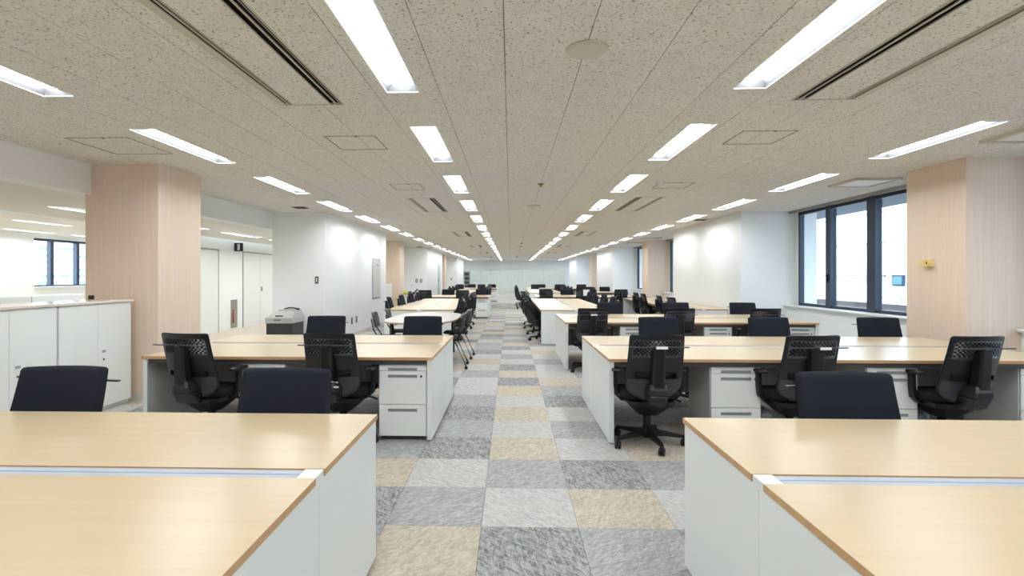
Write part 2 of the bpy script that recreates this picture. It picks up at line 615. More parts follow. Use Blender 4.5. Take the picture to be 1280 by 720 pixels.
# ------------------------------------------------------------------ windows on the right
WX = 5.66
SP = []
for k in range(-1, 4):
    a, b_ = 6.68 + k * BAY, 10.63 + k * BAY      # beyond a column
    c, d = 1.86 + (k + 1) * BAY, 5.83 + (k + 1) * BAY  # before a column
    SP += [(a, b_), (c, d)]
SP = sorted((max(a, YN), min(b, YF)) for a, b in SP if b > YN and a < YF)
wn = 0
for a, b in SP:
    if b - a < 0.5:
        continue
    wn += 1
    sp = struct('wall_below_window', boxme('wall_below_window', 5.47, 5.95, a, b, 0, 0.815, 'wall'))
    link('window_sill', boxme('window_sill', 5.41, 5.72, a, b, 0.815, 0.845, 'sill', 0.006), sp)
    win = struct('window_%d' % wn, None, 'dark framed window number %d along the right wall' % wn)
    win['label'] = '%s dark blue framed window along the right side' % ORD[wn - 1]
    z0, z1 = 0.845, 2.655
    y0, y1 = a + 0.06, b - 0.12
    fb = MB()
    fb.box(WX - 0.03, WX + 0.05, y0, y1, z1 - 0.055, z1)
    fb.box(WX - 0.03, WX + 0.05, y0, y1, z0, z0 + 0.05)
    fb.box(WX - 0.03, WX + 0.05, y0, y0 + 0.055, z0, z1)
    fb.box(WX - 0.03, WX + 0.05, y1 - 0.055, y1, z0, z1)
    link('window_frame', fb.mesh('window_frame', 'window_frame'), win)
    # mullions measured from the far end of the opening
    ms = [(b - 0.99 - 0.12, 0.14), (b - 2.10 - 0.12, 0.19), (b - 3.2 - 0.12, 0.14)]
    ms = [(p, q) for p, q in ms if p - q > y0 + 0.2]
    edges = [y1 - 0.055]
    for p, q in ms:
        link('mullion', boxme('mullion', WX - 0.05, WX + 0.06, p - q / 2, p + q / 2, z0, z1, 'window_frame'), win)
        edges += [p + q / 2, p - q / 2]
    edges.append(y0 + 0.055)
    for e1, e0 in zip(edges[0::2], edges[1::2]):
        pane = link('pane', boxme('pane', WX + 0.012, WX + 0.02, e0, e1, z0 + 0.05, z1 - 0.055, 'glass'), win)
    if ms:
        link('window_handle', MB().box(WX - 0.075, WX - 0.05, ms[0][0] - 0.015, ms[0][0] + 0.015, 1.30, 1.44).bevel(0.004).mesh('window_handle', 'plastic'), win)
    # blind track recess and white edge
    tr = MB().box(5.50, 5.54, a, b, H - 0.02, H + 0.0)
    tr.box(5.50, 5.515, a, b, H - 0.045, H - 0.02)
    link('blind_track', tr.mesh('blind_track', 'track'), win)
    link('blind_slot', boxme('blind_slot', 5.54, WX - 0.01, a, b, H - 0.012, H - 0.004, 'vent_dark'), win)
    wh = MB().box(WX - 0.03, WX + 0.1, a, b, z1, H + 0.1)
    wh.box(WX - 0.02, WX + 0.1, a, y0, 0.845, z1)
    wh.box(WX - 0.02, WX + 0.1, y1, b, 0.845, z1)
    link('window_trim', wh.mesh('window_trim', 'sill'), win)

# side-room window wall, far left
struct('wall_ribbon', boxme('wall_ribbon', -14.5, -14.3, YN, 15.4, 0, 2.9, 'wall'))
struct('wall_ribbon', boxme('wall_ribbon_low', -14.5, -14.3, 15.4, 20.5, 0, 1.1, 'wall'))
struct('wall_ribbon', boxme('wall_ribbon_head', -14.5, -14.3, 15.4, 20.5, 2.56, 2.9, 'wall'))
struct('wall_ribbon', boxme('wall_ribbon_end', -14.5, -14.3, 20.5, 23, 0, 2.9, 'wall'))
wn += 1
win = struct('window_%d' % wn, None, 'far side room window looking onto white flats')
fb = MB()
fb.box(-14.42, -14.33, 15.4, 20.5, 2.49, 2.56)
fb.box(-14.42, -14.33, 15.4, 20.5, 1.1, 1.14)
link('window_frame', fb.mesh('window_frame', 'window_frame'), win)
for y in (16.05, 17.04, 18.05, 19.2):
    link('mullion', boxme('mullion', -14.44, -14.31, y - 0.06, y + 0.06, 1.1, 2.56, 'window_frame'), win)
ed = [15.4, 16.05, 17.04, 18.05, 19.2, 20.5]
for e0, e1 in zip(ed[:-1], ed[1:]):
    link('pane', boxme('pane', -14.39, -14.38, e0, e1, 1.12, 2.52, 'glass'), win)
link('window_sill', boxme('window_sill', -14.33, -14.15, 15.4, 20.5, 1.07, 1.10, 'sill'), win)

# corridor doors
def door(n, y0, y1, top, lab, leaves=1, handle=None):
    d = struct('door_%d' % n, None, lab)
    link('door_frame', MB().box(-7.30, -7.288, y0 - 0.03, y0 - 0.012, 0, top + 0.02).box(-7.30, -7.288, y1 + 0.012, y1 + 0.03, 0, top + 0.02).box(-7.30, -7.288, y0 - 0.03, y1 + 0.03, top + 0.012, top + 0.03).mesh('door_frame', 'joint'), d)
    ww = (y1 - y0) / leaves
    for i in range(leaves):
        link('door_leaf', boxme('door_leaf', -7.302, -7.284, y0 + i * ww + 0.006, y0 + (i + 1) * ww - 0.006, 0.01, top, 'door'), d)
    if handle:
        link('door_handle', MB().box(-7.284, -7.25, handle - 0.02, handle + 0.02, 0.98, 1.10).bevel(0.005).mesh('door_handle', 'steel'), d)


door(1, 12.05, 12.95, 2.05, 'flush white door with thin dark head joint beside the column')
door(2, 14.2, 16.1, 2.05, 'flush white double door right of the black sign', 2, 15.22)

# ------------------------------------------------------------------ ceiling fixtures
g_frame = MB()
w2, L = LIGHT_W / 2, LIGHT_L
for a in (-1, 1):
    g_frame.box(min(a * w2, a * (w2 + 0.010)), max(a * w2, a * (w2 + 0.010)), -0.010, L + 0.010, -0.004, 0.0005)
g_frame.box(-w2, w2, -0.010, 0, -0.004, 0.0005)
g_frame.box(-w2, w2, L, L + 0.010, -0.004, 0.0005)
me_frame = g_frame.mesh('light_frame', 'light_frame')
bmr = bmesh.new()
q = [bmr.verts.new(p) for p in ((-w2, 0, 0), (w2, 0, 0), (w2, L, 0), (-w2, L, 0), (-0.062, 0.03, 0.07), (0.062, 0.03, 0.07), (0.062, L - 0.03, 0.07), (-0.062, L - 0.03, 0.07))]
for ff in ((0, 1, 5, 4), (1, 2, 6, 5), (2, 3, 7, 6), (3, 0, 4, 7)):
    bmr.faces.new([q[i] for i in ff])
me_refl = bpy.data.meshes.new('reflector')
bmr.to_mesh(me_refl)
bmr.free()
me_refl.materials.append(M['reflector'])
lb = MB()
ring = []
for y in (0.035, L - 0.035):
    ring.append([(-0.060, y, 0.069), (-0.060, y, 0.05), (-0.035, y, 0.032), (0, y, 0.027), (0.035, y, 0.032), (0.060, y, 0.05), (0.060, y, 0.069)])
lb.loft(ring, True)
me_lamp = lb.mesh('lamp', 'lamp')
proto = None
names = {'outer left': 'row beside the left columns', 'inner left': 'row left of the aisle', 'inner right': 'row right of the aisle', 'outer right': 'row beside the right windows'}


def light_thing(x, y, z, label, group):
    t = thing('ceiling_light', label, 'ceiling light', (x, y, z), 0, group)
    link('light_frame', me_frame, t)
    link('reflector', me_refl, t)
    link('lamp', me_lamp, t)
    return t


for x, y0, y1, rn, k in lights:
    if k >= 0:
        lab = 'lit recessed ceiling light, %s from the front in the %s' % (ORD[k], names[rn])
    else:
        lab = 'lit recessed ceiling light overhead, %s before the view in the %s' % (ORD[-k - 1], names[rn])
    light_thing(x, y0, H, lab, 'recessed lights in four ceiling rows')
for i, (x, y) in enumerate(COR):
    light_thing(x, y, 2.35, 'slim lit corridor ceiling light, %s along the row of seen and added lights' % ORD[i], 'corridor lights')
for i, (x, y) in enumerate(SIDE):
    light_thing(x, y, H, 'lit ceiling light in the side room, %s of the %s' % (ORD[i % 7], ['row by the corridor', 'middle row', 'row by the window'][i // 7]), 'side room lights')

# linear air conditioning units
for xa, xb, ya, yb, side, k in AC:
    w_, l_ = xb - xa, yb - ya
    lab = ('twin slot air vent in the ceiling %s of the aisle, %s from the front' % (side, ORD[k])) if k >= 0 else ('twin slot air vent %s of the aisle, overhead before the view' % side)
    t = thing('air_vent', lab, 'air vent', (xa, ya, H), 0, 'ceiling slot vents')
    key = ('ac', side)
    if key not in plain:
        inner = (lambda u0, u1: (w_ - u1, w_ - u0)) if side == 'left' else (lambda u0, u1: (u0, u1))
        f = MB()
        # inner tray by the aisle: two black slots; outer tray: one black slot and a wide beige lip
        for u0, u1 in ((0.0, 0.008), (0.049, 0.059), (0.097, 0.104), (w_ - 0.104, w_ - 0.097), (w_ - 0.082, w_ - 0.074), (w_ - 0.052, w_)):
            f.box(*inner(u0, u1), 0, l_, -0.004, 0.003)
        f.box(0, w_, -0.006, 0.006, -0.004, 0.012)
        f.box(0, w_, l_ - 0.006, l_ + 0.006, -0.004, 0.012)
        d = MB()
        d.box(*inner(0.0, 0.104), 0, l_, 0.012, 0.02)
        d.box(*inner(w_ - 0.104, w_), 0, l_, 0.012, 0.02)
        bl = MB()
        bl.box(*inner(0.030, 0.033), 0, l_, 0.006, 0.012)
        bl.box(*inner(w_ - 0.060, w_ - 0.058), 0, l_, 0.006, 0.012)
        cv = MB()
        xs = inner(0.106, w_ - 0.106)
        cv.box(*xs, 0.01, l_ * 0.62 - 0.0015, -0.001, 0.01)
        cv.box(*xs, l_ * 0.62 + 0.0015, l_ - 0.01, -0.001, 0.01)
        plain[key] = (f.mesh('vent_frame', 'vent_frame'), d.mesh('slot', 'vent_dark'), bl.mesh('blade', 'vent_frame'), cv.mesh('vent_cover', 'tile'))
    for nm, me in zip(('vent_frame', 'slot', 'blade', 'vent_cover'), plain[key]):
        link(nm, me, t)

# access hatches
hb = [(-1.705, -1.23, 4.76, 5.28, 'square ceiling hatch outline left of the aisle, nearest'),
      (-4.12, -3.52, 4.74, 5.40, 'large ceiling hatch outline in front of the left oak column'),
      (2.045, 2.52, 4.70, 5.18, 'square ceiling hatch outline right of the aisle, nearest'),
      (-1.685, -1.255, 7.27, 7.76, 'second ceiling hatch outline left of the aisle'),
      (2.05, 2.52, 7.28, 7.74, 'second ceiling hatch outline right of the aisle')]
for a, b, c, d, lab in hb:
    q = MB()
    e = 0.010
    q.box(a, b, c, c + e, H - 0.003, H).box(a, b, d - e, d, H - 0.003, H).box(a, a + e, c + e, d - e, H - 0.003, H).box(b - e, b, c + e, d - e, H - 0.003, H)
    t = thing('ceiling_hatch', lab, 'hatch', ((a + b) / 2, (c + d) / 2, H), 0, 'ceiling hatches')
    fr = link('hatch_frame', q.mesh('hatch_frame', 'hatch'), t, (-(a + b) / 2, -(c + d) / 2, -H))
    link('hatch_latch', MB().cyl((0, 0, -0.004), 0.012, 0.004, 10).mesh('hatch_latch', 'hatch'), t, (0.05, (c - d) / 2 + 0.03, 0))

# speaker, detectors, sensors
t = thing('ceiling_speaker', 'round flat beige ceiling speaker near the front of the aisle', 'speaker', (0.43, 2.98, H))
link('speaker_rim', MB().cyl((0, 0, -0.012), 0.112, 0.012, 40, r2=0.118).mesh('speaker_rim', 'device'), t)
link('speaker_grille', MB().cyl((0, 0, -0.015), 0.102, 0.004, 40).mesh('speaker_grille', 'device'), t)
for i, y in enumerate((7.32, 7.32 + BAY, 7.32 + 2 * BAY)):
    t = thing('sprinkler', 'small tan ceiling sprinkler over the aisle, %s from the front' % ORD[i], 'sprinkler', (0.42, y, H), 0, 'ceiling sprinklers')
    link('sprinkler_plate', MB().cyl((0, 0, -0.012), 0.045, 0.012, 16).mesh('sprinkler_plate', 'device_tan'), t)
    link('sprinkler_head', MB().cyl((0, 0, -0.04), 0.018, 0.03, 12).mesh('sprinkler_head', 'device_tan'), t)
for i, y in enumerate((9.55, 9.55 + BAY, 9.55 + 2 * BAY)):
    t = thing('ceiling_speaker', 'round ceiling speaker over the aisle, %s beyond the nearest one' % ORD[i], 'speaker', (0.42, y, H), 0, 'aisle ceiling speakers')
    link('speaker_rim', MB().cyl((0, 0, -0.012), 0.112, 0.012, 32, r2=0.118).mesh('speaker_rim', 'device'), t)
    link('speaker_grille', MB().cyl((0, 0, -0.015), 0.102, 0.004, 32).mesh('speaker_grille', 'device'), t)
t = thing('smoke_detector', 'white smoke detector beside the second ceiling hatch on the right', 'smoke detector', (2.03, 7.22, H))
link('detector_base', MB().cyl((0, 0, -0.02), 0.055, 0.02, 20).mesh('detector_base', 'device_white'), t)
link('detector_head', MB().cyl((0, 0, -0.055), 0.035, 0.035, 20, r2=0.05).mesh('detector_head', 'device_white'), t)
for i, (x, y, lab) in enumerate([(-3.9, 9.7, 'small dark ceiling grille by the white left wall block'), (4.3, 12.1, 'small dark ceiling grille beside the white right wall block'), (-3.95, 22.9, 'small dark ceiling grille by the second left wall block')]):
    t = thing('ceiling_grille', lab, 'grille', (x, y, H))
    link('grille_frame', MB().box(-0.12, 0.12, -0.12, 0.12, -0.01, 0).mesh('grille_frame', 'hatch'), t)
    for j in range(5):
        link('grille_slat', boxme('grille_slat', -0.1, 0.1, -0.09 + j * 0.04, -0.075 + j * 0.04, -0.016, -0.01, 'plate_dark'), t)
me_df = MB().box(-0.30, 0.30, -0.30, -0.25, -0.028, 0).box(-0.30, 0.30, 0.25, 0.30, -0.028, 0).box(-0.30, -0.25, -0.25, 0.25, -0.028, 0).box(0.25, 0.30, -0.25, 0.25, -0.028, 0).mesh('diffuser_frame', 'vent_frame')
me_dp = MB().box(-0.22, 0.22, -0.22, 0.22, -0.024, -0.008).bevel(0.006).mesh('diffuser_plate', 'device_white')
for i, y in enumerate((4.83, 7.3, 4.83 + BAY, 7.3 + BAY, 4.83 + 2 * BAY, 7.3 + 2 * BAY)):
    t = thing('air_diffuser', 'square white air diffuser by the windows, %s from the front' % ORD[i], 'air diffuser', (4.78 if i % 2 else 4.72, y, H), 0, 'window side diffusers')
    link('diffuser_frame', me_df, t)
    link('diffuser_plate', me_dp, t)

# ------------------------------------------------------------------ benches
def bench(x0, x1, y0, y1, yc, label, rot=False, cap=True):
    """a double sided desk bench; for rot=True x runs along the room depth"""
    Lx = x1 - x0
    t = thing('desk_bench', label, 'desk', (0, 0, 0), 0, 'office desk benches')
    if rot:   # local x -> world y, local y -> world -x
        t.rotation_euler = (0, 0, math.pi / 2)
        t.location = (yc, x0, 0)
        a, b = yc - y1, yc - y0
        a, b = -(y1 - yc), (yc - y0)
    else:
        t.location = (x0, yc, 0)
        a, b = y0 - yc, y1 - yc
    g = 0.044
    for lo, hi in ((a, -g), (g, b)):
        q = MB().box(0, Lx, lo, hi, 0.695, 0.72)
        for f in q.bm.faces:
            f.material_index = 0 if abs(f.normal.z) > 0.5 or f.calc_center_median().z > 0.719 else 1
        q.bm.normal_update()
        for f in q.bm.faces:
            f.material_index = 0 if f.normal.z > 0.5 else 1
        link('desktop', q.mesh('desktop', ['desk_wood', 'desk_edge']), t)
        for e in (0.005, Lx - 0.045):
            pl, ph = (lo + 0.012, -0.0015) if lo < 0 and hi < 0 else (0.0015, hi - 0.012)
            link('end_panel', MB().box(e, e + 0.04, pl, ph, 0.012, 0.695).bevel(0.002).mesh('end_panel', 'desk_panel'), t)
        bx = MB().box(0.05, Lx - 0.05, (lo + 0.014) if lo < 0 else hi - 0.08, (lo + 0.08) if lo < 0 else hi - 0.014, 0.655, 0.694)
        link('under_beam', bx.mesh('under_beam', 'under'), t)
    link('modesty_panel', boxme('modesty_panel', 0.05, Lx - 0.05, -0.02, 0.02, 0.26, 0.66, 'modesty'), t)
    link('cable_tray', boxme('cable_tray', 0.06, Lx - 0.06, -g + 0.002, g - 0.002, 0.672, 0.700, 'alu'), t)
    for s in (-1, 1):
        link('tray_cover', MB().box(0.075, Lx - 0.075, min(s * 0.003, s * (g - 0.003)), max(s * 0.003, s * (g - 0.003)), 0.702, 0.716).bevel(0.002).mesh('tray_cover', 'alu'), t)
    for e in (0.004, Lx - 0.072):
        link('tray_end_cap', MB().box(e, e + 0.068, -g + 0.001, g - 0.001, 0.68, 0.719).bevel(0.002).mesh('tray_end_cap', 'desk_panel'), t)
    return t


# pedestal prototype (front faces -y, origin at floor, front centre)
PW, PD = 0.415, 0.55


def make_pedestal():
    t = thing('drawer_pedestal', 'x', 'drawer pedestal', (0, 0, -50))
    h = PW / 2
    b = MB().box(-h, h, 0.018, PD, 0.035, 0.675).bevel(0.004)
    link('body', b.mesh('body', 'pedestal'), t)
    link('plinth', boxme('plinth', -h + 0.02, h - 0.02, 0.04, PD - 0.03, 0, 0.034, 'under'), t)
    link('pedestal_lid', MB().box(-h - 0.002, h + 0.002, -0.004, PD, 0.676, 0.684).mesh('pedestal_lid', 'pedestal'), t)
    for z0, z1, hz, first in ((0.602, 0.672, 0.612, 0), (0.312, 0.598, 0.553, 1), (0.04, 0.308, 0.262, 2)):
        d = link('drawer', MB().box(-h + 0.003, h - 0.003, 0, 0.018, z0, z1).bevel(0.003).mesh('drawer', 'pedestal'), t)
        hw = 0.125
        q = MB().box(-hw, hw, -0.0035, 0.001, hz - 0.012, hz + 0.012)
        q.box(-hw, hw, -0.012, 0.001, hz + 0.010, hz + 0.0135)
        link('handle', q.mesh('handle', 'recess'), d)
        if first == 1:
            link('lock', MB().cyl((0.16, -0.006, hz), 0.010, 0.008, 12, axis='y').mesh('lock', 'lock'), d)
    return t


ped = make_pedestal()
n_ped = [0]


def pedestal(x, y, rot, label):
    n_ped[0] += 1
    if n_ped[0] == 1:
        ped.location = (x, y, 0)
        ped.rotation_euler = (0, 0, rot)
        ped['label'] = label
        ped['group'] = 'white drawer pedestals under the benches'
        return ped
    return copy_tree(ped, (x, y, 0), rot, label, 'white drawer pedestals under the benches')


# ------------------------------------------------------------------ office chair prototype (user faces +y)
ZT, ZB = 0.955, 0.405


def half_w(z):
    if z > 0.66:
        w_ = 0.222 - 0.010 * (z - 0.66) / 0.295
    elif z > 0.54:
        w_ = 0.226 - 0.004 * (z - 0.54) / 0.12
    else:
        u = (0.54 - z) / 0.135
        w_ = 0.226 - 0.125 * u ** 1.7
    r = 0.02
    dz = ZT - z
    if dz < r:
        w_ -= r - math.sqrt(max(r * r - (r - dz) ** 2, 0))
    return w_


def back_y(z):
    u = (z - ZB) / (ZT - ZB)
    return -0.215 - 0.022 * math.sin(u * math.pi * 0.95) - 0.165 * u ** 1.2


def back_pt(u, z, off=0.0):
    return (u * half_w(z), back_y(z) + 0.045 * u * u + off, z)


def make_chair():
    t = thing('office_chair', 'x', 'chair', (0, 0, -50))
    # perforated shell
    NU = 27
    zs = [ZB + (0.79 - ZB) * i / 10 for i in range(10)] + [0.79 + 0.0145 * i for i in range(10)] + [0.931, 0.94, 0.947, 0.952, ZT]
    bm = bmesh.new()
    V = [[bm.verts.new(back_pt(-1 + 2 * i / NU, z)) for i in range(NU + 1)] for z in zs]
    hole = []
    for j in range(len(zs) - 1):
        for i in range(NU):
            f = bm.faces.new((V[j][i], V[j][i + 1], V[j + 1][i + 1], V[j + 1][i]))
            f.smooth = True
            if 10 <= j < 18 and 2 <= i < NU - 2 and (i + j) % 2 == 0:
                if not (j < 13 and 10 < i < 16):
                    hole.append(f)
    r = bmesh.ops.inset_individual(bm, faces=hole, thickness=0.0026)
    bmesh.ops.delete(bm, geom=hole, context='FACES')
    me = bpy.data.meshes.new('backrest')
    bmesh.ops.recalc_face_normals(bm, faces=bm.faces[:])
    bm.to_mesh(me)
    bm.free()
    me.materials.append(M['shell'])
    link('backrest', me, t)
    # upholstered front
    zs2 = [ZB + (ZT - 0.022 - ZB) * i / 11 for i in range(12)] + [0.941, 0.948, 0.953, ZT]
    NU2 = 28
    c = MB()
    for off, sgn in ((0.008, 1), (0.04, -1)):
        G = []
        for z in zs2:
            row = []
            for i in range(NU2 + 1):
                u = -1 + 2 * i / NU2
                e = min(1, (1 - abs(u)) / 0.07) * min(1, (ZT - z) / 0.018) * min(1, (z - ZB) / 0.03)
                oo = off if off < 0.01 else 0.014 + (off - 0.014) * (e ** 0.5 if e > 0 else 0)
                row.append(c.bm.verts.new(back_pt(u, z, oo)))
            G.append(row)
        for j in range(len(zs2) - 1):
            for i in range(NU2):
                f = c.bm.faces.new((G[j][i], G[j][i + 1], G[j + 1][i + 1], G[j + 1][i]))
                f.smooth = True
        if off < 0.01:
            G0 = G
    # rim
    n_ = len(zs2)
    loop0 = [G0[0][i] for i in range(NU2 + 1)] + [G0[j][NU2] for j in range(1, n_)] + [G0[-1][i] for i in range(NU2 - 1, -1, -1)] + [G0[j][0] for j in range(n_ - 2, 0, -1)]
    loop1 = [G[0][i] for i in range(NU2 + 1)] + [G[j][NU2] for j in range(1, n_)] + [G[-1][i] for i in range(NU2 - 1, -1, -1)] + [G[j][0] for j in range(n_ - 2, 0, -1)]
    for k in range(len(loop0)):
        c.bm.faces.new((loop0[k], loop0[(k + 1) % len(loop0)], loop1[(k + 1) % len(loop1)], loop1[k])).smooth = True
    link('back_cushion', c.mesh('back_cushion', 'fabric'), t)
    # lumbar slots
    q = MB()
    for s in (-1, 1):
        x0, x1 = sorted((s * 0.065, s * 0.165))
        y = back_y(0.62) - 0.006
        q.box(x0, x1, y, y + 0.03, 0.600, 0.606)
        q.box(x0, x1, y, y + 0.03, 0.640, 0.645)
        xa, xb = sorted((s * 0.158, s * 0.165))
        q.box(xa, xb, y, y + 0.03, 0.600, 0.645)
    link('lumbar_slot', q.mesh('lumbar_slot', 'plastic'), t)
    # spine
    rings = []
    for z, hw, yb_, th in ((0.880, 0.038, -0.385, 0.03), (0.85, 0.046, -0.405, 0.06), (0.74, 0.047, -0.405, 0.075), (0.64, 0.046, -0.398, 0.08), (0.545, 0.050, -0.388, 0.09)):
        rings.append([(-hw, yb_ + th, z), (hw, yb_ + th, z), (hw, yb_ + 0.018, z), (hw * 0.7, yb_, z), (-hw * 0.7, yb_, z), (-hw, yb_ + 0.018, z)])
    link('spine', MB().loft(rings, True, 0, False).mesh('spine', 'plastic'), t)
    rings = []
    for z, hw, y0_, y1_ in ((0.570, 0.058, -0.380, -0.30), (0.525, 0.074, -0.392, -0.26), (0.484, 0.080, -0.385, -0.22), (0.478, 0.070, -0.378, -0.22), (0.473, 0.076, -0.382, -0.21), (0.400, 0.064, -0.350, -0.15), (0.37, 0.058, -0.29, -0.10)):
        rings.append([(-hw, y1_, z), (hw, y1_, z), (hw, y0_ + 0.012, z), (hw * 0.8, y0_, z), (-hw * 0.8, y0_, z), (-hw, y0_ + 0.012, z)])
    link('back_bracket', MB().loft(rings, True, 0, False).mesh('back_bracket', 'bracket'), t)
    # satin lower panel of the shell
    q = MB()
    zl = [0.412 + 0.018 * i for i in range(11)]
    G = [[q.bm.verts.new(back_pt((-1 + 2 * i / 14) * 0.95, z, -0.005)) for i in range(15)] for z in zl]
    for j in range(10):
        for i in range(14):
            q.bm.faces.new((G[j][i], G[j][i + 1], G[j + 1][i + 1], G[j + 1][i])).smooth = True
    link('lower_panel', q.mesh('lower_panel', 'satin'), t)
    # coat hanger bar
    zh = 0.864
    yb = -0.352
    q = MB()
    pts = [(-0.225, yb - 0.045, zh), (-0.12, yb - 0.062, zh + 0.002), (0, yb - 0.066, zh + 0.004), (0.12, yb - 0.062, zh + 0.002), (0.225, yb - 0.045, zh)]
    q.loft([[(x, y + a, z + b) for a, b in ((-0.012, -0.004), (0.012, -0.004), (0.012, 0.004), (-0.012, 0.004))] for x, y, z in pts], True, 0, False)
    q.box(-0.02, 0.02, yb - 0.06, yb - 0.01, zh - 0.012, zh + 0.002)
    link('coat_hanger', q.mesh('coat_hanger', 'satin'), t)
    # seat
    rings = []
    for z, s in ((0.395, 0.80), (0.405, 0.93), (0.43, 1.0), (0.455, 0.99), (0.468, 0.93), (0.472, 0.8)):
        ring = []
        for k in range(28):
            a = 2 * math.pi * k / 28
            ca, sa = math.cos(a), math.sin(a)
            e = 0.38
            x = 0.245 * s * math.copysign(abs(ca) ** e, ca)
            y = 0.03 + 0.225 * s * math.copysign(abs(sa) ** e, sa)
            ring.append((x, y, z - (0.03 * max(0, (y - 0.15) / 0.1))))
        rings.append(ring)
    link('seat', MB().loft(rings).mesh('seat', 'seat_fabric'), t)
    # mechanism
    rings = []
    for z, hx, hy in ((0.395, 0.19, 0.19), (0.355, 0.175, 0.17), (0.30, 0.12, 0.11), (0.262, 0.075, 0.07)):
        rings.append([(sx * hx * cx_, sy * hy * cy_ - 0.03, z) for sx, sy, cx_, cy_ in ((-1, -1, 1, .7), (-1, -1, .7, 1), (1, -1, .7, 1), (1, -1, 1, .7), (1, 1, 1, .7), (1, 1, .7, 1), (-1, 1, .7, 1), (-1, 1, 1, .7))])
    link('tilt_mechanism', MB().loft(rings, True, 0, False).mesh('tilt_mechanism', 'plastic'), t)
    link('gas_column', MB().cyl((0, -0.02, 0.06), 0.032, 0.24, 14).mesh('gas_column', 'plastic'), t)
    # levers
    q = MB().tube([(0.14, 0.0, 0.385), (0.25, 0.0, 0.37), (0.29, 0.01, 0.35)], [0.008, 0.009, 0.012], 6)
    link('lever', q.mesh('lever', 'plastic'), t)
    # arms
    for s in (-1, 1):
        q = MB()
        pts = [(s * 0.12, -0.02, 0.385), (s * 0.22, -0.03, 0.385), (s * 0.262, -0.035, 0.42), (s * 0.272, -0.035, 0.50), (s * 0.272, -0.03, 0.62)]
        q.loft([[(x + (dx if i > 1 else 0), y + dy, z + (0 if i > 1 else dx * s * -1)) for dx, dy in ((-0.014, -0.026), (0.014, -0.026), (0.014, 0.026), (-0.014, 0.026))] for i, (x, y, z) in enumerate(pts)], True, 0, False)
        a = link('armrest', q.mesh('armrest', 'plastic'), t)
        rings = []
        for y, hw, z0, z1 in ((-0.13, 0.022, 0.622, 0.636), (-0.10, 0.035, 0.618, 0.642), (0.0, 0.038, 0.616, 0.644), (0.10, 0.034, 0.618, 0.642), (0.13, 0.02, 0.622, 0.638)):
            rings.append([(s * 0.268 - hw, y, (z0 + z1) / 2), (s * 0.268 - hw * 0.8, y, z0), (s * 0.268 + hw * 0.8, y, z0), (s * 0.268 + hw, y, (z0 + z1) / 2), (s * 0.268 + hw * 0.8, y, z1), (s * 0.268 - hw * 0.8, y, z1)])
        link('arm_pad', MB().loft(rings).mesh('arm_pad', 'plastic'), a)
    # star base with casters
    q = MB().cyl((0, -0.02, 0.075), 0.045, 0.06, 14)
    cs = []
    for k in range(5):
        a = 2 * math.pi * k / 5 + math.radians(-82)
        d = Vector((math.cos(a), math.sin(a), 0))
        p = Vector((-d.y, d.x, 0))
        rings = []
        for r_, hw, z0, z1 in ((0.03, 0.026, 0.078, 0.132), (0.16, 0.022, 0.078, 0.112), (0.30, 0.016, 0.070, 0.092)):
            c0 = d * r_ + Vector((0, -0.02, 0))
            rings.append([c0 + p * s_ * hw + Vector((0, 0, z)) for s_, z in ((-1, z0), (1, z0), (0.8, z1), (-0.8, z1))])
        q.loft(rings, True, 0, False)
        cs.append((d * 0.298 + Vector((0, -0.02, 0)), a))
    bs = link('star_base', q.mesh('star_base', 'plastic'), t)
    w1 = MB().cyl((-0.022, 0, 0.030), 0.029, 0.016, 14, axis='x').cyl((0.006, 0, 0.030), 0.029, 0.016, 14, axis='x').cyl((-0.012, 0, 0.03), 0.012, 0.024, 8, axis='x').box(-0.012, 0.012, -0.010, 0.022, 0.045, 0.074)
    me_w = w1.mesh('caster', 'caster')
    for i, (c_, a) in enumerate(cs):
        link('caster', me_w, bs, (c_.x, c_.y, 0), a + (0.9, -0.5, 1.7, 0.2, 2.3)[i])
    return t


chair0 = make_chair()
used = []


def chair(x, y, rot, label, zs=1.0, group='office chairs round the benches'):
    if not used:
        c = chair0
        c.location = (x, y, 0)
        c.rotation_euler = (0, 0, rot)
        c['label'] = label
        c['group'] = group
    else:
        c = copy_tree(chair0, (x, y, 0), rot, label, group)
    used.append(c)
    c.scale = (1.09 if zs < 1 else 1, 1, zs)
    return c


PI = math.pi
R = math.radians


def row_x(name, x0, x1, y0, y1, yc, near, far, peds_near=True, peds_far=False, n=None, side='left', zf=0.965, rots=None):
    """bench across the room with chairs and pedestals"""
    bench(x0, x1, y0, y1, yc, 'double maple desk bench with white end panels, %s' % name)
    n = n or round((x1 - x0) / 1.26)
    u = (x1 - x0) / n
    order = range(n) if side == 'right' else range(n - 1, -1, -1)
    for i, k in enumerate(order):
        a, b = x0 + k * u, x0 + (k + 1) * u
        pos = ORD[i]
        if peds_near:
            px = b - PW / 2 - (0.05 if k == n - 1 else 0.01)
            pedestal(px, y0 + 0.03, 0, 'white drawer pedestal, %s from the aisle, near side of the %s' % (pos, name))
        if peds_far:
            pedestal(a + PW / 2 + 0.06, y1 - 0.03, PI, 'white drawer pedestal, %s from the aisle, far side of the %s' % (pos, name))
    nn = sorted(near, key=lambda q: abs(q[0]))
    for i, q in enumerate(nn):
        chair(q[0], y0 + q[1], R(q[2]), 'black office chair seen from behind, %s from the aisle, %s' % (ORD[i], name))
    ff = sorted(far, key=lambda q: abs(q[0]))
    for i, q in enumerate(ff):
        chair(q[0], y1 + q[1], PI + R(q[2]), 'navy fronted office chair, %s from the aisle, behind the %s' % (ORD[i], name), zf)


